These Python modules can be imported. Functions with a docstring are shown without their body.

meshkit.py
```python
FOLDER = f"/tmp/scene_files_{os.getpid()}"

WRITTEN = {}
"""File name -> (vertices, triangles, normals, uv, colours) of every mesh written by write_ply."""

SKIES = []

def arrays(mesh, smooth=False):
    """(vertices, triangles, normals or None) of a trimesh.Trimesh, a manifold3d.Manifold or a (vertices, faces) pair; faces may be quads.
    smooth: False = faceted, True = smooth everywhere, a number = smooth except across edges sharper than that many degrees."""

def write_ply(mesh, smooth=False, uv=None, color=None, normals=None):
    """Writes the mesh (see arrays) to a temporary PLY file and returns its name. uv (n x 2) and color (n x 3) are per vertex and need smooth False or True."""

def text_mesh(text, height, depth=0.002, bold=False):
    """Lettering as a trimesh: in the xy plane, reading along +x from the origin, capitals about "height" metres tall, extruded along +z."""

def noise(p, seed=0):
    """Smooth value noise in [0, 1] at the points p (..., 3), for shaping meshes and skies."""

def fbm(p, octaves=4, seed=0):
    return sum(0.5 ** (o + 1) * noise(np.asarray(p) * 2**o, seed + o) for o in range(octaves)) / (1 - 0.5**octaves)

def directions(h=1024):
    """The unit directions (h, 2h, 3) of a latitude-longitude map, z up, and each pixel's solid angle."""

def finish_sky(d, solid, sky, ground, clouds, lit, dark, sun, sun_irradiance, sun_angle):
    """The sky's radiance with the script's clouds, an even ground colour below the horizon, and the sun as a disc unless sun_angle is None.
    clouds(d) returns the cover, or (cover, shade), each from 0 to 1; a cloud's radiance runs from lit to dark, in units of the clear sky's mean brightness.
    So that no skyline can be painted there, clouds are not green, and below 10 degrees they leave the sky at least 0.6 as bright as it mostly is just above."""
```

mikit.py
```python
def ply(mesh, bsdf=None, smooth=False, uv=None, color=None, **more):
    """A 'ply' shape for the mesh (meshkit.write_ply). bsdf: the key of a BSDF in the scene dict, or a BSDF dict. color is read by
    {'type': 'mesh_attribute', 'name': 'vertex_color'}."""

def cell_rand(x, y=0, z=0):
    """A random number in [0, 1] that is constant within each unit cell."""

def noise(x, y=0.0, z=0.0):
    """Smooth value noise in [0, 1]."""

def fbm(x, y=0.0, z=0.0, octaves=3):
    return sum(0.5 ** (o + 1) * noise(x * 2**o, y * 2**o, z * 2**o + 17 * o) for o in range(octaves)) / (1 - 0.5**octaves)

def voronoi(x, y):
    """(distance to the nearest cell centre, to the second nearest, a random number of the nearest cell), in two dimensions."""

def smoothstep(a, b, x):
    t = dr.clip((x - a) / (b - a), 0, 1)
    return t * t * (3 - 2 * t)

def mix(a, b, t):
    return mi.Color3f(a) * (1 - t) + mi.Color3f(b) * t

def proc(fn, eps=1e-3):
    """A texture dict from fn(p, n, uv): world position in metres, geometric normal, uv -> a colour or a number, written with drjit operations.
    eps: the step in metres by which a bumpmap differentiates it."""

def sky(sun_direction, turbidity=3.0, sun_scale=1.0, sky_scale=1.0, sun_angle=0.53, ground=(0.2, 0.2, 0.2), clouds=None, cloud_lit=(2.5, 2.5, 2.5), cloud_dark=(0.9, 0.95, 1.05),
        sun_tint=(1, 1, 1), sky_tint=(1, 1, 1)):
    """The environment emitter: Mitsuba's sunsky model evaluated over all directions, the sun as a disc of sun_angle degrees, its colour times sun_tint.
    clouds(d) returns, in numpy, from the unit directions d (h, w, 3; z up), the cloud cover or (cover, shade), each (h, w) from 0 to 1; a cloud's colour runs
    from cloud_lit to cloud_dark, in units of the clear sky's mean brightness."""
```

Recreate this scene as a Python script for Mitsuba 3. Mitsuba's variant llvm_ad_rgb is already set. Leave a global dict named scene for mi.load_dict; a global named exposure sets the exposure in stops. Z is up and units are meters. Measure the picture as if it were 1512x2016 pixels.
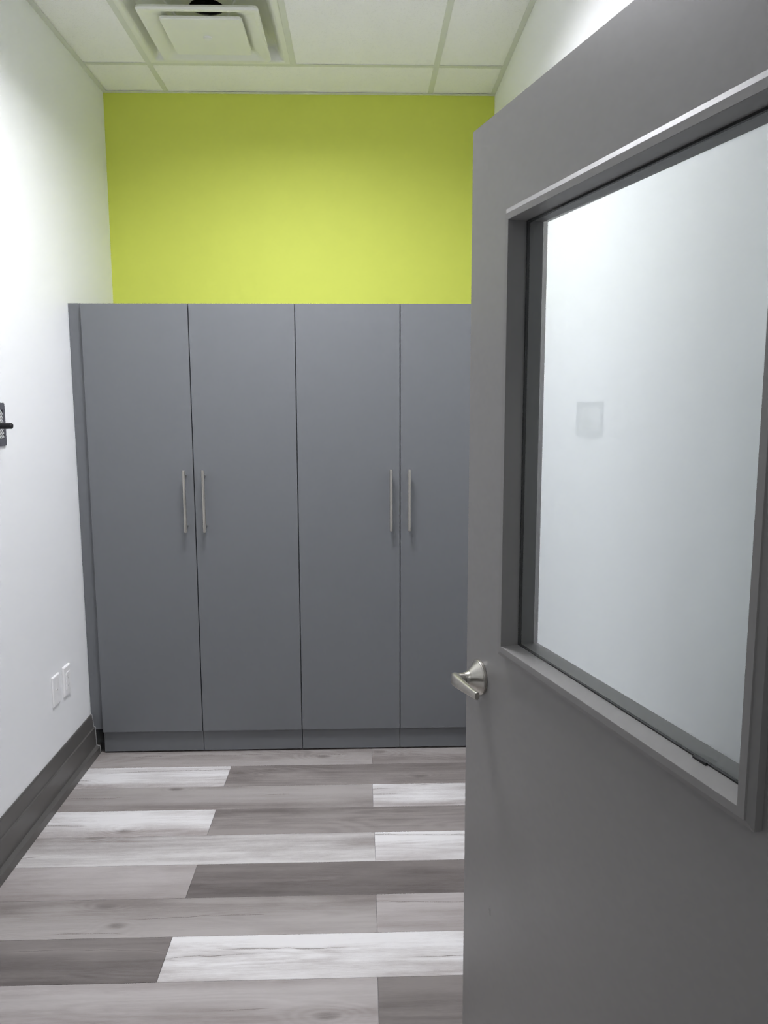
import math, random
import numpy as np, trimesh, drjit as dr, mitsuba as mi, mikit, meshkit
from mikit import proc, noise, fbm, voronoi, smoothstep, mix, cell_rand
from shapely.geometry import Polygon, box as sbox
import manifold3d as m3
random.seed(7); np.random.seed(7)
T = mi.ScalarTransform4f
scene, labels = {}, {}

# ------------------------------------------------------------------ camera, light levels, exposure
# x = to the right along the lime wall, y = depth (lime wall at y = 0, room towards -y), z = up, metres
PITCH, YAW, ROLL, F_PX = -0.1366, 0.0288, -0.0028, 1543.5
CAM = np.array([1.1799, -3.8843, 1.5048])
fwd = np.array([math.sin(YAW)*math.cos(PITCH), math.cos(YAW)*math.cos(PITCH), math.sin(PITCH)])
rgt = np.array([math.cos(YAW), -math.sin(YAW), 0.0])
upv = np.cross(rgt, fwd)
upr = -math.sin(ROLL)*rgt + math.cos(ROLL)*upv
scene['camera'] = {'type': 'perspective', 'fov': 2*math.degrees(math.atan(756/F_PX)), 'fov_axis': 'x', 'near_clip': 0.02, 'far_clip': 50.0,
                   'to_world': T().look_at(origin=CAM.tolist(), target=(CAM+fwd).tolist(), up=upr.tolist())}
exposure = 0.0
PANEL_LIGHT = [65, 65, 68.5]          # the flush LED panel in the ceiling grid, just in front of what the frame shows
HALL_FILL = [6.5, 6.6, 6.8]         # unseen fill panel added in the corridor behind the camera

# ------------------------------------------------------------------ measures
W, H = 1.8155, 2.9338                  # room width, ceiling height
YN = -3.165                            # room face of the wall with the doorway
TEE0, TEEX, CROSS0 = 0.2935, 1.219, -0.3124
D0, D1, D2, D3, D4 = 0.0533, 0.4843, 0.914, 1.3417, 1.771
YC, ZT, ZB = -0.6193, 1.909, 0.1007    # cabinet door faces, their top and bottom
DOOR_A, DOOR_E = math.radians(15.37), np.array([1.4033, -2.267])   # the swung door: angle to the side wall, free edge
WL, WR, WB, WTOP, DOOR_H, DOOR_W = 0.1991, 0.8168, 1.0524, 1.8244, 2.032, 0.914

# ------------------------------------------------------------------ helpers
def box(x0, x1, y0, y1, z0, z1, c=0.0):
    if c <= 0:
        m = trimesh.creation.box(bounds=[[x0, y0, z0], [x1, y1, z1]])
        return m
    p = []
    for x, sx in ((x0, 1), (x1, -1)):
        for y, sy in ((y0, 1), (y1, -1)):
            for z, sz in ((z0, 1), (z1, -1)):
                p += [[x+sx*c, y+sy*c, z], [x+sx*c, y, z+sz*c], [x, y+sy*c, z+sz*c]]
    return trimesh.convex.convex_hull(np.array(p))

def cat(*ms): return trimesh.util.concatenate(list(ms))

def cyl(p0, p1, r, n=24, c=0.0):
    p0, p1 = np.array(p0, float), np.array(p1, float); a = (p1-p0); L = np.linalg.norm(a); a /= L
    s = np.cross(a, [0, 0, 1.0] if abs(a[2]) < .9 else [1.0, 0, 0]); s /= np.linalg.norm(s); t = np.cross(a, s)
    th = np.arange(n)*2*math.pi/n; ring = np.cos(th)[:, None]*s + np.sin(th)[:, None]*t
    pts = [p0+ring*(r-c), p0+a*c+ring*r, p1-a*c+ring*r, p1+ring*(r-c)] if c > 0 else [p0+ring*r, p1+ring*r]
    return trimesh.convex.convex_hull(np.vstack(pts))

def loft(loops, cap=(False, False), closed=False):
    """Quads between loops of equal length; closed joins the last loop to the first."""
    n = len(loops[0]); v = np.vstack(loops); f = []
    k = len(loops)
    for i in range(k if closed else k-1):
        a, b = i*n, ((i+1) % k)*n
        for j in range(n):
            q = (j+1) % n
            f += [[a+j, a+q, b+q], [a+j, b+q, b+j]]
    v = list(v)
    if cap[0]:
        v.append(np.mean(loops[0], 0)); f += [[len(v)-1, (j+1) % n, j] for j in range(n)]
    if cap[1]:
        v.append(np.mean(loops[-1], 0)); o = (k-1)*n; f += [[len(v)-1, o+j, o+(j+1) % n] for j in range(n)]
    m = trimesh.Trimesh(np.array(v), np.array(f), process=False)
    if m.is_watertight: m.fix_normals()
    return m

def lathe(prof, n=48):
    """prof: (r, h) from one axis point to the other; axis = local z."""
    th = np.arange(n)*2*math.pi/n
    loops = [np.stack([np.cos(th)*max(r, 1e-5), np.sin(th)*max(r, 1e-5), np.full(n, h)], 1) for r, h in prof]
    m = loft(loops, cap=(True, True)); m.fix_normals(); return m

def rsq(a, r, z, cx=0, cy=0, k=5):
    """A rounded square loop."""
    p = []
    for q, (sx, sy) in enumerate(((1, 1), (-1, 1), (-1, -1), (1, -1))):
        for i in range(k):
            t = (q + i/(k-1))*math.pi/2
            p.append([cx+sx*(a-r)+r*math.cos(t), cy+sy*(a-r)+r*math.sin(t), z])
    return np.array(p)

def extrude_y(profile, y0, y1):
    """profile (x, z) closed polygon, run along y."""
    m = trimesh.creation.extrude_polygon(Polygon(profile), abs(y1-y0), engine='earcut')
    v = m.vertices.copy(); m.vertices = np.stack([v[:, 0], max(y0, y1)-v[:, 2], v[:, 1]], 1); m.fix_normals(); return m

def number(key):
    if key not in scene and key not in labels: return key
    i = 1
    while f'{key}_{i:03d}' in scene or f'{key}_{i:03d}' in labels: i += 1
    return f'{key}_{i:03d}'

def obj(name, mesh, mat, parent=None, label=None, smooth=False, uv=None, **more):
    key = number(f'{parent}__{name}' if parent else name)
    if getattr(mesh, 'is_watertight', False) and mesh.volume < 0: mesh.invert()
    scene[key] = mikit.ply(mesh, mat, smooth=smooth, uv=uv, **more)
    if label: labels[key] = {'label': label}
    return key

def thing(name, label, category, group=None):
    key = number(name); labels[key] = {'label': label, 'category': category}
    if group: labels[key]['group'] = group
    return key

def struct(name, label, category, mesh=None, mat=None, **k):
    if mesh is not None: scene[name] = mikit.ply(mesh, mat, **k)
    labels[name] = {'label': label, 'category': category, 'kind': 'structure'}
    return name

# ------------------------------------------------------------------ materials
def paint(name, rgb, rough=0.5, spec=0.4, bump=None, col=None):
    b = {'type': 'principled', 'base_color': col if col else {'type': 'rgb', 'value': list(rgb)}, 'roughness': rough, 'specular': spec}
    if bump: b = {'type': 'bumpmap', 'arbitrary': bump[0], 'scale': bump[1], 'bsdf': b}
    scene[name] = {'type': 'twosided', 'bsdf': b}

def roller(p, n, uv):
    return fbm(p.x*260, p.y*260, p.z*260, 2)
def tile_speck(p, n, uv):
    return fbm(p.x*420, p.y*420, 0.0, 2)
def tile_colour(p, n, uv):
    s = smoothstep(0.70, 0.80, noise(p.x*330, p.y*330, 3.0))
    return mix((0.90, 0.895, 0.895), (0.78, 0.78, 0.77), s*0.5)

paint('white_paint', (0.77, 0.78, 0.79), 0.55, 0.35, (proc(roller, 4e-4), 0.00012))
paint('lime_paint', (0.625, 0.69, 0.112), 0.6, 0.3, (proc(roller, 4e-4), 0.00012))
paint('ceiling_tile', None, 0.9, 0.1, (proc(tile_speck, 4e-4), 0.0001), proc(tile_colour))
paint('grid_enamel', (0.69, 0.705, 0.665), 0.45, 0.4)
paint('white_enamel', (0.78, 0.79, 0.74), 0.4, 0.45)
paint('troffer_grey', (0.45, 0.45, 0.45), 0.6, 0.2)
paint('duct_black', (0.012, 0.012, 0.013), 0.8, 0.1)
paint('white_plastic', (0.80, 0.80, 0.80), 0.3, 0.5)
paint('slot_grey', (0.30, 0.30, 0.30), 0.5, 0.3)
paint('dark_hole', (0.02, 0.02, 0.02), 0.6, 0.3)

def laminate(p, n, uv):
    g = fbm(p.x*160, p.y*160, p.z*40, 2)
    return mix((0.135, 0.142, 0.152), (0.139, 0.146, 0.155), g)
paint('grey_laminate', None, 0.42, 0.45, None, proc(laminate))
paint('subfloor', (0.25, 0.25, 0.25), 0.8, 0.2)

def door_paint(p, n, uv):
    g = fbm(p.x*90, p.y*90, p.z*90, 2)
    c = mix((0.190, 0.184, 0.181), (0.201, 0.195, 0.191), g)
    a, b = p.z-0.466, (p.y-(DOOR_E[1]-0.136*math.cos(DOOR_A)))     # the scuff mark low on the face
    r = dr.sqrt(dr.square(b*1.0)+dr.square(a*0.55))+0.004*(noise(p.y*400, p.z*400)-0.5)
    return mix(c, (0.13, 0.125, 0.12), 0.55*(1-smoothstep(0.003, 0.0065, r)))
paint('door_paint', None, 0.38, 0.45, (proc(roller, 4e-4), 0.00008), proc(door_paint))
paint('stop_paint', (0.188, 0.182, 0.179), 0.48, 0.4)
paint('base_paint', (0.080, 0.077, 0.073), 0.36, 0.45)
paint('gasket_black', (0.012, 0.013, 0.013), 0.5, 0.3)
paint('bracket_grey', (0.082, 0.084, 0.097), 0.45, 0.4)
paint('black_rubber', (0.010, 0.010, 0.011), 0.5, 0.3)
paint('caulk', (0.42, 0.42, 0.42), 0.5, 0.3)
def brushed(p, n, uv):
    return 0.26+0.10*noise(p.x*900, p.y*900, p.z*60)
scene['brushed_nickel'] = {'type': 'twosided', 'bsdf': {'type': 'principled', 'base_color': {'type': 'rgb', 'value': [0.52, 0.50, 0.455]}, 'metallic': 1.0, 'roughness': proc(brushed)}}
scene['glass'] = {'type': 'thindielectric', 'int_ior': 1.52, 'specular_transmittance': {'type': 'rgb', 'value': [0.77, 0.81, 0.81]}}
scene['panel_plastic'] = {'type': 'twosided', 'bsdf': {'type': 'diffuse', 'reflectance': {'type': 'rgb', 'value': [0.8, 0.8, 0.8]}}}

# wood prints of the vinyl planks: uv.x runs along the plank in metres, floor(uv.y) is the plank, its fraction the place across
def wood(light, dark, edge, lo, hi, cracks):
    def fn(p, n, uv):
        u, seed = uv.x, dr.floor(uv.y)
        f = uv.y-seed
        wv = f + 0.10*(fbm(u*1.6+seed*3.7, seed, 0.0, 2)-0.5)
        band = smoothstep(lo, hi, wv + 0.34*(fbm(u*0.8+seed*11, wv*3, seed, 3)-0.5))
        soft = fbm(u*1.9+seed*5, wv*4.5, seed, 3)
        blot = fbm(u*5.5+seed*3, wv*3.6+u*0.4, seed+7, 3)
        streak = fbm(u*3.4+seed*5, (wv+0.10*noise(u*1.3+seed, seed))*22, seed+3, 3)
        fine = fbm(u*55+seed*5, wv*150, seed, 2)
        kd, kd2, kw = voronoi(u*2.3+seed*5.1, f*0.95+seed*3.3)      # knots and the grain that bends around them
        knot = smoothstep(0.52, 0.62, kw)
        swirl = fbm(u*1.7+seed*9, wv*2.0, seed, 2) + 0.35*knot*(1-smoothstep(0.0, 0.35, kd))
        ring = 0.5+0.5*dr.sin(swirl*58.0+wv*6)
        near = dr.maximum(smoothstep(0.50, 0.70, noise(u*1.4+seed*7, wv*2, seed)), 0.8*knot*(1-smoothstep(0.08, 0.30, kd)))
        t = dr.clip(0.15+0.56*band+0.80*(soft-0.5)+0.72*(blot-0.5)+0.42*(streak-0.5)+0.34*(fine-0.5)+0.24*(ring-0.5)*near, 0, 1)
        c = mix(light, dark, t)
        c = mix(c, edge, 0.35*smoothstep(0.5, 0.9, noise(u*1.1+seed*17, wv*3.1, seed*2)))
        for k in range(cracks):                               # thin dark checks that follow the grain
            cen = 0.10+0.55*cell_rand(seed, k, 5)+0.34*(noise(u*1.7+seed*4+k*9, k, 1.0)-0.5)+0.035*(noise(u*24+seed, k, 2.0)-0.5)
            on = smoothstep(0.56, 0.70, noise(u*3.1+seed*6.3+k*3.1, k, 7.0))
            line = 1-smoothstep(0.002, 0.006+0.012*on*noise(u*40+seed, k, 4.0), dr.abs(f-cen))
            c = mix(c, (0.085, 0.072, 0.066), 0.75*line*on)
            halo = 1-smoothstep(0.0, 0.07, dr.abs(f-cen))
            c = mix(c, (0.30, 0.27, 0.26), 0.22*halo*on)
        kn = (1-smoothstep(0.015, 0.075+0.06*blot, kd))*knot
        c = mix(c, mix(dark, (0.09, 0.078, 0.072), 0.6), 0.85*kn*(0.35+0.65*fine+0.3*streak))
        return c
    return fn
TONES = {
    'plank_white':  ((0.64, 0.628, 0.625), (0.30, 0.268, 0.258), (0.68, 0.67, 0.67), 0.42, 1.0, 3),
    'plank_pale':   ((0.367, 0.339, 0.332), (0.234, 0.207, 0.199), (0.421, 0.398, 0.390), 0.15, 1.0, 1),
    'plank_mid':    ((0.320, 0.296, 0.284), (0.188, 0.166, 0.158), (0.368, 0.344, 0.336), 0.1, 1.0, 2),
    'plank_fade':   ((0.510, 0.493, 0.484), (0.220, 0.194, 0.185), (0.546, 0.528, 0.519), 0.10, 0.92, 1),
    'plank_brown':  ((0.255, 0.231, 0.221), (0.132, 0.115, 0.109), (0.297, 0.272, 0.264), 0.0, 0.9, 1),
    'plank_dark':   ((0.181, 0.162, 0.155), (0.097, 0.084, 0.080), (0.227, 0.206, 0.197), 0.0, 0.9, 1),
}
for k, a in TONES.items():
    scene[k] = {'type': 'twosided', 'bsdf': {'type': 'principled', 'base_color': proc(wood(*a)), 'roughness': 0.46, 'specular': 0.4}}

# ------------------------------------------------------------------ large lights
HX = (-0.9, 2.9); HY = YN-0.13; HYB = -5.6      # the corridor behind the camera
def panel_light(label, x0, x1, y0, y1, z, radiance, deep, blades=0):
    """A troffer: flange, dull grey side walls, and the bright lens set deep between them."""
    t = thing('ceiling_light', label, 'ceiling light')
    def rect(i, dz): return np.array([[x0+i, y0+i, z+dz], [x1-i, y0+i, z+dz], [x1-i, y1-i, z+dz], [x0+i, y1-i, z+dz]])
    fr = 0.02
    obj('frame', loft([rect(0, 0), rect(fr, 0), rect(fr, deep), rect(fr-.002, deep), rect(fr-.002, .002), rect(0, .002)], closed=True), 'troffer_grey', t)
    for k in range(1, blades+1):             # unseen blades added under the lens to dim the side walls, along y
        xb = x0+fr+(x1-x0-2*fr)*k/(blades+1)
        obj('added_blade', box(xb-.0015, xb+.0015, y0+fr+.0005, y1-fr-.0005, z+deep-.062, z+deep-.004), 'troffer_grey', t)
    v = rect(fr-.001, deep-.001)
    obj('diffuser', trimesh.Trimesh(v, [[0, 2, 1], [0, 3, 2]], process=False), 'panel_plastic', t,
        emitter={'type': 'area', 'radiance': {'type': 'rgb', 'value': radiance}})
LIGHT_Y = (CROSS0-0.9144, CROSS0-0.9144-0.6096)      # the bay of the panel, lengthwise between two cross tees
LX0, LX1 = TEE0+TEEX/2-0.3048+0.014, TEE0+TEEX/2+0.3048-0.014
LY1, LY0 = LIGHT_Y[0]-0.014, LIGHT_Y[1]+0.014
panel_light('large flush white LED panel in the ceiling grid of the small room', LX0, LX1, LY0, LY1, H+0.001, PANEL_LIGHT, 0.09, 2)
panel_light('added unseen fill panel in the corridor ceiling behind the doorway', 0.4, 1.6, -5.1, -4.5, H-.03, HALL_FILL, 0.05)

# ------------------------------------------------------------------ room shell
struct('wall_left', 'white painted wall on the left with a grey baseboard', 'wall', box(-0.12, 0, YN-0.13, 0.12, -0.1, H+0.4), 'white_paint')
struct('wall_right', 'white painted wall on the right behind the open grey door', 'wall', box(W, W+0.12, YN-0.13, 0.12, -0.1, H+0.4), 'white_paint')
struct('wall_back', 'lime green painted wall above the grey wardrobes', 'wall', box(0, W, 0, 0.12, -0.1, H+0.4), 'lime_paint')
OX0, OX1, OZ = 0.712, 1.672, 2.055      # doorway
near = trimesh.creation.extrude_polygon(Polygon([(HX[0]-.1, -0.1), (OX0, -0.1), (OX0, OZ), (OX1, OZ), (OX1, -0.1), (HX[1]+.1, -0.1), (HX[1]+.1, H+.4), (HX[0]-.1, H+.4)]), 0.13, engine='earcut')
near.vertices = np.stack([near.vertices[:, 0], YN-near.vertices[:, 2], near.vertices[:, 1]], 1); near.fix_normals()
struct('wall_near', 'white wall with the doorway that one looks in through', 'wall', near, 'white_paint')
for nm, b in (('wall_corridor_left', (HX[0]-.1, HX[0], HYB, HY-.001)), ('wall_corridor_right', (HX[1], HX[1]+.1, HYB, HY-.001)), ('wall_corridor_back', (HX[0]-.1, HX[1]+.1, HYB-.1, HYB-.001))):
    struct(nm, 'white ' + nm.replace('wall_', '').replace('_', ' side of the ', 1) + ' wall outside the doorway', 'wall', box(*b, -0.1, H+.4), 'white_paint')

# floor: concrete base, planks 178 mm x 1219 mm laid crosswise, end joints staggered by half
struct('floor', 'grey and white wood look vinyl plank floor', 'floor', box(HX[0]-.2, HX[1]+.2, HYB-.2, 0.12, -0.1, -0.006), 'subfloor')
PW, PL = 0.1778, 1.219
ROWS = [  # tone of the plank left of the joint, right of it; joint x
    ('plank_mid', 'plank_mid', 1.218), ('plank_white', 'plank_brown', 0.625), ('plank_mid', 'plank_white', 1.216), ('plank_white', 'plank_brown', 0.627),
    ('plank_fade', 'plank_white', 1.218), ('plank_pale', 'plank_dark', 0.630), ('plank_mid', 'plank_pale', 1.217), ('plank_dark', 'plank_white', 0.632),
    ('plank_pale', 'plank_dark', 1.214), ('plank_white', 'plank_mid', 0.63), ('plank_brown', 'plank_pale', 1.216), ('plank_fade', 'plank_brown', 0.63),
    ('plank_mid', 'plank_white', 1.216), ('plank_pale', 'plank_dark', 0.63), ('plank_white', 'plank_mid', 1.216)]
Y0 = -0.5705
def plank(x0, x1, y0, y1, mat, seed, flip):
    g, c, zt, zb = 0.0004, 0.0006, 0.0, -0.005
    x0 += g; x1 -= g; y0 += g; y1 -= g
    b = [(x0, y0), (x1, y0), (x1, y1), (x0, y1)]; t = [(x0+c, y0+c), (x1-c, y0+c), (x1-c, y1-c), (x0+c, y1-c)]
    v = np.array([(*p, zb) for p in b]+[(*p, zt-c*.6) for p in b]+[(*p, zt) for p in t])
    f = [[8, 9, 10], [8, 10, 11]]
    for a in (0, 4):
        for j in range(4):
            q = (j+1) % 4; f += [[a+j, a+q, a+4+q], [a+j, a+4+q, a+4+j]]
    fr = np.clip((y1-v[:, 1])/(y1-y0), 0.001, 0.999)      # 0 at the far edge
    if flip: fr = 1-fr
    uv = np.stack([v[:, 0]+seed*2.37, seed+fr], 1)
    obj('plank', trimesh.Trimesh(v, f, process=False), mat, 'floor', uv=uv)
for r, (ta, tb, jx) in enumerate(ROWS):
    y1, y0 = Y0-r*PW, Y0-(r+1)*PW
    if jx - PL > 0: plank(0.004, jx-PL, y0, y1, 'plank_mid', 100+r, False)
    plank(max(0.004, jx-PL), jx, y0, y1, ta, 2*r+3, r in (0, 4, 6))
    plank(jx, min(W-0.004, jx+PL), y0, y1, tb, 2*r+4, r in (1, 3))

# ceiling: deck far above, tees, wall angle, tiles
struct('ceiling', 'suspended ceiling of white tiles in a metal grid', 'ceiling', cat(box(-.12, W+.12, YN-.13, .12, H+.4, H+.45), box(HX[0]-.2, HX[1]+.2, HYB-.2, YN-.131, H+.03, H+.45)), 'white_enamel')
TW = 0.012
xs_main = [TEE0, TEE0+TEEX]
def tee_y(x, y0, y1): obj('tee', cat(box(x-TW, x+TW, y0, y1, H, H+.0015, .0004), box(x-.0008, x+.0008, y0, y1, H+.001, H+.035)), 'grid_enamel', 'ceiling')
def tee_x(y, x0, x1): obj('tee', cat(box(x0, x1, y-TW, y+TW, H-.0003, H+.0012, .0004), box(x0, x1, y-.0008, y+.0008, H+.001, H+.025)), 'grid_enamel', 'ceiling')
for x in xs_main: tee_y(x, YN+.001, -0.001)
rows_y = [CROSS0, CROSS0-0.6096, CROSS0-0.9144, CROSS0-1.5240, CROSS0-2.1336, CROSS0-2.7432]
cells = [0.0]+rows_y+[YN]
for y in rows_y:
    tee_x(y, 0.001, TEE0-TW); tee_x(y, TEE0+TW, TEE0+TEEX-TW); tee_x(y, TEE0+TEEX+TW, W-0.001)
XM = TEE0+TEEX/2
def tile(x0, x1, y0, y1, rise=0.002):
    g = 0.004
    obj('tile', box(max(x0+g, .001), min(x1-g, W-.001), y0+g, y1-g, H+rise, H+rise+.016, .001), 'ceiling_tile', 'ceiling')
for i in range(len(cells)-1):
    y1, y0 = cells[i], cells[i+1]
    if y1-y0 < 0.03: continue
    tile(0, TEE0, y0, y1); tile(TEE0+TEEX, W, y0, y1)
    if i == 3:                                          # the LED panel between two narrow tiles
        for xs in (XM-.3048, XM+.3048): tee_y(xs, y0+TW, y1-TW)
        tile(TEE0, XM-.3048, y0, y1); tile(XM+.3048, TEE0+TEEX, y0, y1)
    elif i != 1: tile(TEE0, TEE0+TEEX, y0, y1)
    else:
        tee_y(XM, y0+TW, y1-TW)
        tile(XM, TEE0+TEEX, y0, y1)                     # the other half of this row is the air diffuser
AW = 0.022
def angle(name, label, *b):
    struct(name, label, 'ceiling trim', box(*b, .0003), 'grid_enamel')
angle('trim_1', 'pale metal wall angle along the left edge of the ceiling', 0.0005, AW, YN+.001, -0.0005, H-.0016, H-.0004)
angle('trim_2', 'pale metal wall angle along the top of the lime wall', AW, W-AW, -AW, -0.0005, H-.0016, H-.0004)
angle('trim_3', 'pale metal wall angle along the right edge of the ceiling', W-AW, W-.0005, YN+.001, -0.0005, H-.0016, H-.0004)

# baseboards: tall grey board with a stepped top and a shoe moulding
BB = [(0.0005, 0), (0.034, 0), (0.034, 0.030), (0.033, 0.0325), (0.0195, 0.0375), (0.018, 0.039), (0.018, 0.119), (0.0172, 0.120), (0.0122, 0.1208), (0.0113, 0.1225), (0.0065, 0.172), (0.005, 0.1765), (0.003, 0.178), (0.0005, 0.178)]
struct('baseboard_left', 'tall dark grey stepped baseboard along the left white wall', 'baseboard', extrude_y(BB, YN+.002, -0.590), 'base_paint')
obj('caulk_line', extrude_y([p for p in Polygon(BB).buffer(.0013).intersection(sbox(.0002, 0.0005, .1, .3)).exterior.coords][:-1], -0.6045, -0.6025), 'caulk', 'baseboard_left', label='thin pale caulk line at the end of the board')
struct('baseboard_right', 'tall dark grey stepped baseboard along the right wall behind the door', 'baseboard', extrude_y([(W-x, z) for x, z in BB], YN+.002, -0.645), 'base_paint')

# ------------------------------------------------------------------ air diffuser in the ceiling
def diffuser():
    t = thing('air_diffuser', 'white square stepped air supply diffuser in the ceiling grid above the lime wall', 'air vent')
    cx, cy, z = (TEE0+XM)/2, CROSS0-0.3048, H-0.001
    R = lambda a, r, dz: rsq(a, r, z+dz, cx, cy)
    pan = loft([R(.2925, .002, 0.004), R(.2925, .002, 0), R(.276, .004, -.001), R(.270, .006, .002), R(.262, .01, .008), R(.243, .02, .050), R(.205, .04, .076), R(.066, .0655, .086),
                R(.066, .0655, .089), R(.206, .04, .079), R(.2455, .02, .052), R(.264, .01, .009), R(.275, .006, .006)], closed=True)
    obj('pan', pan, 'white_enamel', t, smooth=30)
    duct = loft([R(.066, .0655, .085), R(.066, .0655, .30)], cap=(False, True))
    obj('duct', duct, 'duct_black', t, label='dark round duct opening above the plates', smooth=30)
    RD = lambda a, r, dz: rsq(a, r, z-0.018+dz, cx, cy)      # ring and plate hang a little lower
    ring = loft([RD(.219, .016, .010), RD(.221, .016, .002), RD(.218, .016, -.005), RD(.210, .014, -.006), RD(.20, .014, -.005), RD(.165, .03, .012), RD(.135, .05, .034),
                 RD(.135, .05, .037), RD(.165, .03, .015), RD(.20, .014, -.002), RD(.208, .014, -.001), RD(.216, .014, .003), RD(.217, .016, .010)], closed=True)
    obj('ring', ring, 'white_enamel', t, smooth=30)
    plate = loft([RD(.147, .010, .006), RD(.151, .011, .003), RD(.151, .011, -.004), RD(.148, .011, -.007), RD(.10, .05, -.0075), RD(.058, .0575, -.0075), RD(.050, .0495, -.0055), RD(.03, .0295, -.0055)], cap=(True, True))
    obj('plate', plate, 'white_enamel', t, smooth=30)
    cap = lathe([(0, -.0125), (.012, -.0120), (.0165, -.009), (.017, -.005), (0, -.004)], 32); cap.apply_translation([cx, cy, z-.018])
    obj('screw_cap', cap, 'white_plastic', t, smooth=30)
    for sx in (-1, 1):
        for sy in (-1, 1):
            obj('strut', cyl([cx+sx*.08, cy+sy*.10, z-.014], [cx+sx*.165, cy+sy*.195, z+.070], .0035, 8), 'white_enamel', t)
diffuser()

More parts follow.
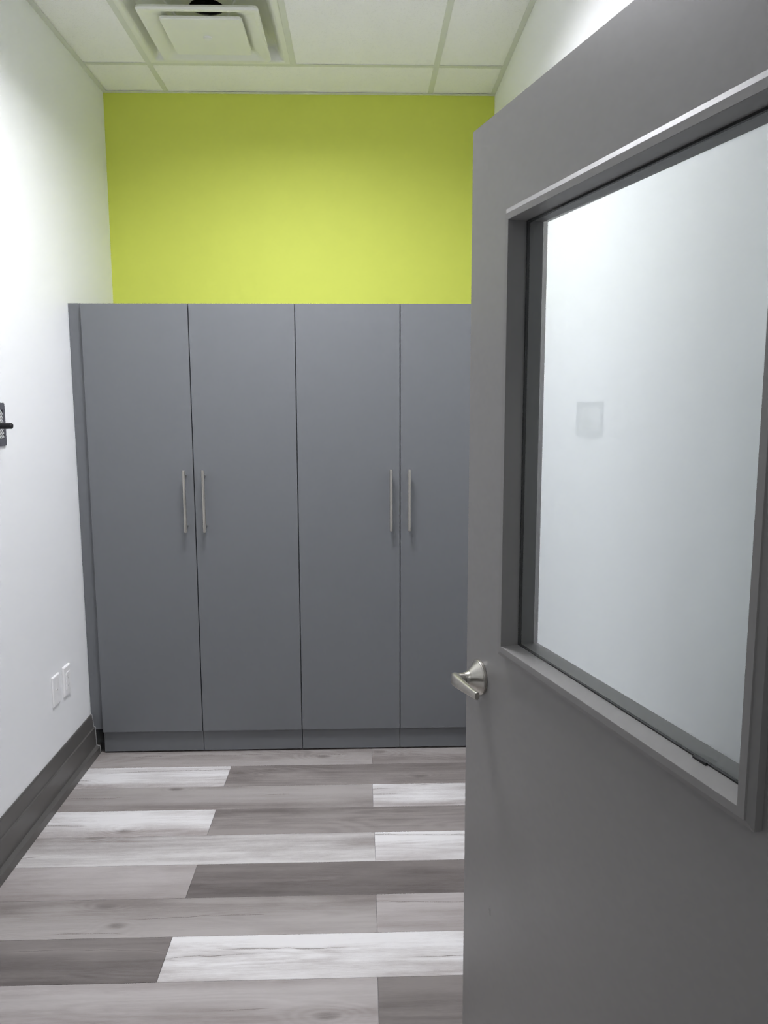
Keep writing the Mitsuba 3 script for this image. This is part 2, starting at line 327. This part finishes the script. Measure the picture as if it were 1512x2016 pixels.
# ------------------------------------------------------------------ wardrobes
def bar_handle(door, x, z0, z1):
    y = YC-0.034
    h = obj('handle', cat(cyl([x, y, z0], [x, y, z1], .0062, 24, .0012), cyl([x, YC-.0002, z0+.024], [x, y, z0+.024], .005, 16), cyl([x, YC-.0002, z1-.024], [x, y, z1-.024], .005, 16)),
            'brushed_nickel', door, label='brushed nickel bar handle', smooth=35)
def wardrobe(label, x0, xm, x1, handles):
    t = thing('wardrobe', label, 'wardrobe', None)
    y0, s = -0.6005, 0.018
    body = cat(box(x0+.0005, x0+s, y0, -.002, ZB-.001, ZT+.002), box(x1-s, x1-.0005, y0, -.002, ZB-.001, ZT+.002),
               box(x0+s, x1-s, y0, -.002, ZT-.016, ZT+.002), box(x0+s, x1-s, y0, -.002, ZB-.001, ZB+s), box(x0+s, x1-s, -.010, -.002, ZB+s, ZT-.016),
               box(x0+s, x1-s, y0+.12, -.012, 1.0, 1.018))
    obj('body', body, 'grey_laminate', t)
    g = 0.0019
    for (a, b), hx in zip(((x0, xm), (xm, x1)), handles):
        d = obj('door', box(a+g, b-g, YC, YC+.018, ZB, ZT, .0009), 'grey_laminate', t)
        bar_handle(d, hx, 0.979, 1.237)
    for a, b in ((x0, xm), (xm, x1)):
        obj('toe_kick', box(a+.0012, b-.0012, -.604, -.588, 0.007, ZB-.004, .0006), 'grey_laminate', t)
    obj('plinth', cat(box(x0+.004, x0+.02, -.586, -.03, 0, ZB-.0015), box(x1-.02, x1-.004, -.586, -.03, 0, ZB-.0015), box(x0+.02, x1-.02, -.586, -.57, 0, ZB-.0015)), 'grey_laminate', t)
wardrobe('tall grey two door wardrobe on the left, next to the white wall', D0, D1, D2, (0.450, 0.5283))
wardrobe('tall grey two door wardrobe on the right, partly behind the open door', D2, D3, D4, (1.3027, 1.3790))
def filler(label, x0, x1):
    t = obj('filler_strip', box(x0, x1, -.600, -.582, ZB+.006, ZT+.003, .0006), 'grey_laminate'); labels[t] = {'label': label, 'category': 'filler panel'}
filler('narrow grey filler strip between the left white wall and the wardrobe', 0.0008, D0-.0005)
filler('narrow grey filler strip between the right wall and the wardrobe', D4+.0005, W-.0008)

# ------------------------------------------------------------------ the open door
dvec = np.array([math.sin(DOOR_A), -math.cos(DOOR_A), 0.0])       # from the free edge to the hinges
nvec = np.array([-math.cos(DOOR_A), -math.sin(DOOR_A), 0.0])      # out of the face in view
M = np.eye(4); M[:3, 0] = dvec; M[:3, 1] = -nvec; M[:3, 2] = [0, 0, 1]; M[:3, 3] = [DOOR_E[0], DOOR_E[1], 0]
def place(m):                           # door-local (u, depth behind the face, z) -> world
    m = m.copy(); m.apply_transform(M)
    return m
def prism_uz(poly, y0, y1):
    m = trimesh.creation.extrude_polygon(poly, y1-y0, engine='earcut'); v = m.vertices.copy()
    m.vertices = np.stack([v[:, 0], y0+v[:, 2], v[:, 1]], 1); m.fix_normals(); return m
struct('door_1', 'grey swung open door with a large window and a nickel lever', 'door')
hole = .0078
slab = prism_uz(Polygon([(0, .006), (DOOR_W, .006), (DOOR_W, DOOR_H), (0, DOOR_H)], [[(WL-hole, WB-hole), (WR+hole, WB-hole), (WR+hole, WTOP+hole), (WL-hole, WTOP+hole)]]), 0, .044)
obj('panel', place(slab), 'door_paint', 'door_1')
PROF = [(0, .0165), (.0006, .017), (.0118, .017), (.0122, .0165), (.0125, .0145), (.022, .0108), (.0222, .0102), (.0222, .0002), (.0074, .0002), (.0074, -.0442), (.0222, -.0442), (.0222, -.052), (.0125, -.0585), (.0122, -.0605), (.0118, -.061), (.0006, -.061), (0, -.0605)]
frame = loft([np.array([[WL-o, -w, WB-o], [WR+o, -w, WB-o], [WR+o, -w, WTOP+o], [WL-o, -w, WTOP+o]]) for o, w in PROF], closed=True)
frame.fix_normals()
obj('glazing_frame', place(frame), 'stop_paint', 'door_1')
g0, g1 = .0165, .0275
gas = prism_uz(Polygon([(WL-.001, WB-.001), (WR+.001, WB-.001), (WR+.001, WTOP+.001), (WL-.001, WTOP+.001)], [[(WL+.0035, WB+.0022), (WR-.0035, WB+.0022), (WR-.0035, WTOP-.0035), (WL+.0035, WTOP-.0035)]]), g0+.003, g1-.003)
blobs = [box(u, u+.012, .0155, .0185, WB-.0002, WB+.003+.001*(i % 3), .0004) for i, u in enumerate((.700, .713))]
obj('gasket', place(cat(gas, *blobs)), 'gasket_black', 'door_1', label='black glazing gasket')
uc = (WL+WR)/2
gl = np.array([[WL-.0005, .022, WB-.0005], [WR+.0005, .022, WB-.0005], [WR+.0005, .022, WTOP+.0005], [WL-.0005, .022, WTOP+.0005]])
ga = math.radians(0.75)
gl[:, 1] += (gl[:, 0]-uc)*math.tan(ga)
obj('glass_pane', place(trimesh.Trimesh(gl, [[0, 1, 2], [0, 2, 3]], process=False)), 'glass', 'door_1', label='clear glass pane')

# lever handle
hu, hz = 0.0705, 0.947
rose = lathe([(0, 0), (.0355, 0), (.0362, .001), (.0362, .0052), (.0352, .0068), (.0335, .0072), (.0215, .0195), (.0160, .0255), (.0138, .0300), (.0132, .0355), (.0126, .0360), (0, .0360)], 64)
neck = lathe([(0, .0362), (.0118, .0362), (.0118, .0385), (.0124, .0388), (.0124, .0580), (.0118, .0600), (0, .0602)], 48)
def hardware(m):                        # lathe axis -> out of the door face
    v = m.vertices.copy(); m = m.copy(); m.vertices = np.stack([hu+v[:, 0], -v[:, 2], hz+v[:, 1]], 1); m.fix_normals(); return place(m)
def lever_sec(u, w, hw, hh, n=24):      # rounded rectangle section across the lever at u: half sizes out of the face and up
    th = np.arange(n)*2*math.pi/n; e = 0.45
    c, s = np.cos(th), np.sin(th)
    return np.stack([np.full(n, hu+u), -(w+hw*np.sign(c)*np.abs(c)**e), hz+hh*np.sign(s)*np.abs(s)**e], 1)
lev = loft([lever_sec(*a) for a in ((-.0145, .0535, .003, .006), (-.013, .0535, .0062, .0105), (-.009, .0535, .0075, .0125), (0, .0540, .0078, .0132), (.012, .0545, .0070, .0128), (.03, .0545, .0060, .0115), (.06, .0525, .0050, .0095), (.085, .0505, .0046, .0080), (.0965, .0495, .0044, .0074), (.0975, .0495, .0038, .0068))], cap=(True, True))
lev.fix_normals()
hd = obj('handle', hardware(rose), 'brushed_nickel', 'door_1', label='brushed nickel rose of the lever handle', smooth=25)
obj('lever', cat(hardware(neck), place(lev)), 'brushed_nickel', hd, label='brushed nickel lever', smooth=30)
# hinges on the near edge, and the jamb of the doorway
for z in (.25, 1.05, 1.85):
    obj('hinge', place(cyl([DOOR_W+.004, -.006, z-.05], [DOOR_W+.004, -.006, z+.05], .006, 16)), 'brushed_nickel', 'door_1')
fr_l = box(OX0+.0005, OX0+.02, YN-.135, YN+.005, 0, OZ-.02); fr_r = box(OX1-.0005-.02, OX1-.0005, YN-.135, YN+.002, 0, OZ-.02); fr_t = box(OX0+.0005, OX1-.0005, YN-.135, YN+.005, OZ-.02, OZ-.0005)
struct('trim_4', 'grey door jamb lining the doorway', 'door frame', cat(fr_l, fr_r, fr_t), 'door_paint')

# ------------------------------------------------------------------ wall plates low on the left wall
def cover(y, z, d=0.0065, hw=.0355, hh=.0585):
    c = [np.array([[x, y+sy*(hw-i), z+sz*(hh-i)] for sy, sz in ((-1, -1), (1, -1), (1, 1), (-1, 1))]) for x, i in ((0.0004, 0), (.003, 0), (d, .004))]
    m = loft(c, cap=(True, True)); m.fix_normals(); return m
def blank_plate():
    y, z = -0.960, 0.4215
    t = thing('cable_plate', 'white cable wall plate with one small dark hole, left of the outlet', 'wall plate')
    obj('cover', cover(y, z), 'white_plastic', t)
    obj('socket', cat(cyl([.0063, y, z], [.0075, y, z], .006, 20), ), 'white_plastic', t)
    obj('hole', cyl([.0074, y, z], [.0079, y, z], .0032, 16), 'dark_hole', t, label='small dark cable hole')
    for s in (-1, 1): obj('screw', cyl([.0063, y, z+s*.042], [.0071, y, z+s*.042], .003, 16, .0003), 'white_plastic', t)
def outlet_plate():
    y, z, d = -0.8525, 0.423, .0085
    t = thing('power_outlet', 'white power outlet plate low on the wall, between the cable plate and the wardrobe', 'power outlet')
    obj('cover', cover(y, z, d, .0355, .0595), 'white_plastic', t)
    ins = loft([np.array([[x, y+sy*(.0168-i), z+sz*(.0335-i)] for sy, sz in ((-1, -1), (1, -1), (1, 1), (-1, 1))]) for x, i in ((d-.0003, 0), (d+.0012, 0), (d+.002, .001))], cap=(True, True)); ins.fix_normals()
    obj('insert', ins, 'white_plastic', t)
    for s in (-1, 1):
        for q in (-1, 1): obj('slot', box(d+.0018, d+.0023, y+q*.006-.0009, y+q*.006+.0009, z+s*.018-.004, z+s*.018+.004), 'slot_grey', t)
        obj('ground_hole', cyl([d+.0018, y, z+s*.018-.009], [d+.0023, y, z+s*.018-.009], .002, 12), 'slot_grey', t)
        obj('screw', cyl([d-.0003, y, z+s*.0475], [d+.0006, y, z+s*.0475], .003, 16, .0003), 'white_plastic', t)
blank_plate(); outlet_plate()

# ------------------------------------------------------------------ slotted bracket with a black peg on the left wall
def bracket():
    y, z, a = -1.312, 1.443, .070
    t = thing('wall_bracket', 'dark grey square wall bracket with white diagonal slats and a black peg', 'wall bracket')
    def yz(poly, x0, x1):
        m = trimesh.creation.extrude_polygon(poly, x1-x0, engine='earcut'); v = m.vertices.copy()
        m.vertices = np.stack([x0+v[:, 2], y+v[:, 0], z+v[:, 1]], 1); m.fix_normals(); return m
    win = sbox(-.056, -.047, .056, .047)
    obj('plate', yz(Polygon([tuple(p[:2]) for p in rsq(a, .006, 0)]).difference(win), .0006, .0056), 'bracket_grey', t)
    obj('backing', yz(win.buffer(-.0002), .0006, .0016), 'black_rubber', t, label='black recess behind the slats')
    for s in (-1, 1):                      # two columns of slats, leaning down towards the outer edges
        half = sbox(.0015, -.0465, .0555, .0465) if s > 0 else sbox(-.0555, -.0465, -.0015, .0465)
        for q in range(-4, 9):
            c = q*.0125
            p = Polygon([(0, c+.002), (0, c-.002), (s*.06, c-.062), (s*.06, c-.058)]).intersection(half)
            if not p.is_empty and p.area > 2e-5: obj('slat', yz(p, .0017, .0046), 'white_plastic', t)
    obj('peg', cyl([.0017, y, z-.004], [.058, y, z-.004], .0098, 32, .003), 'black_rubber', t, label='black round peg', smooth=35)
bracket()
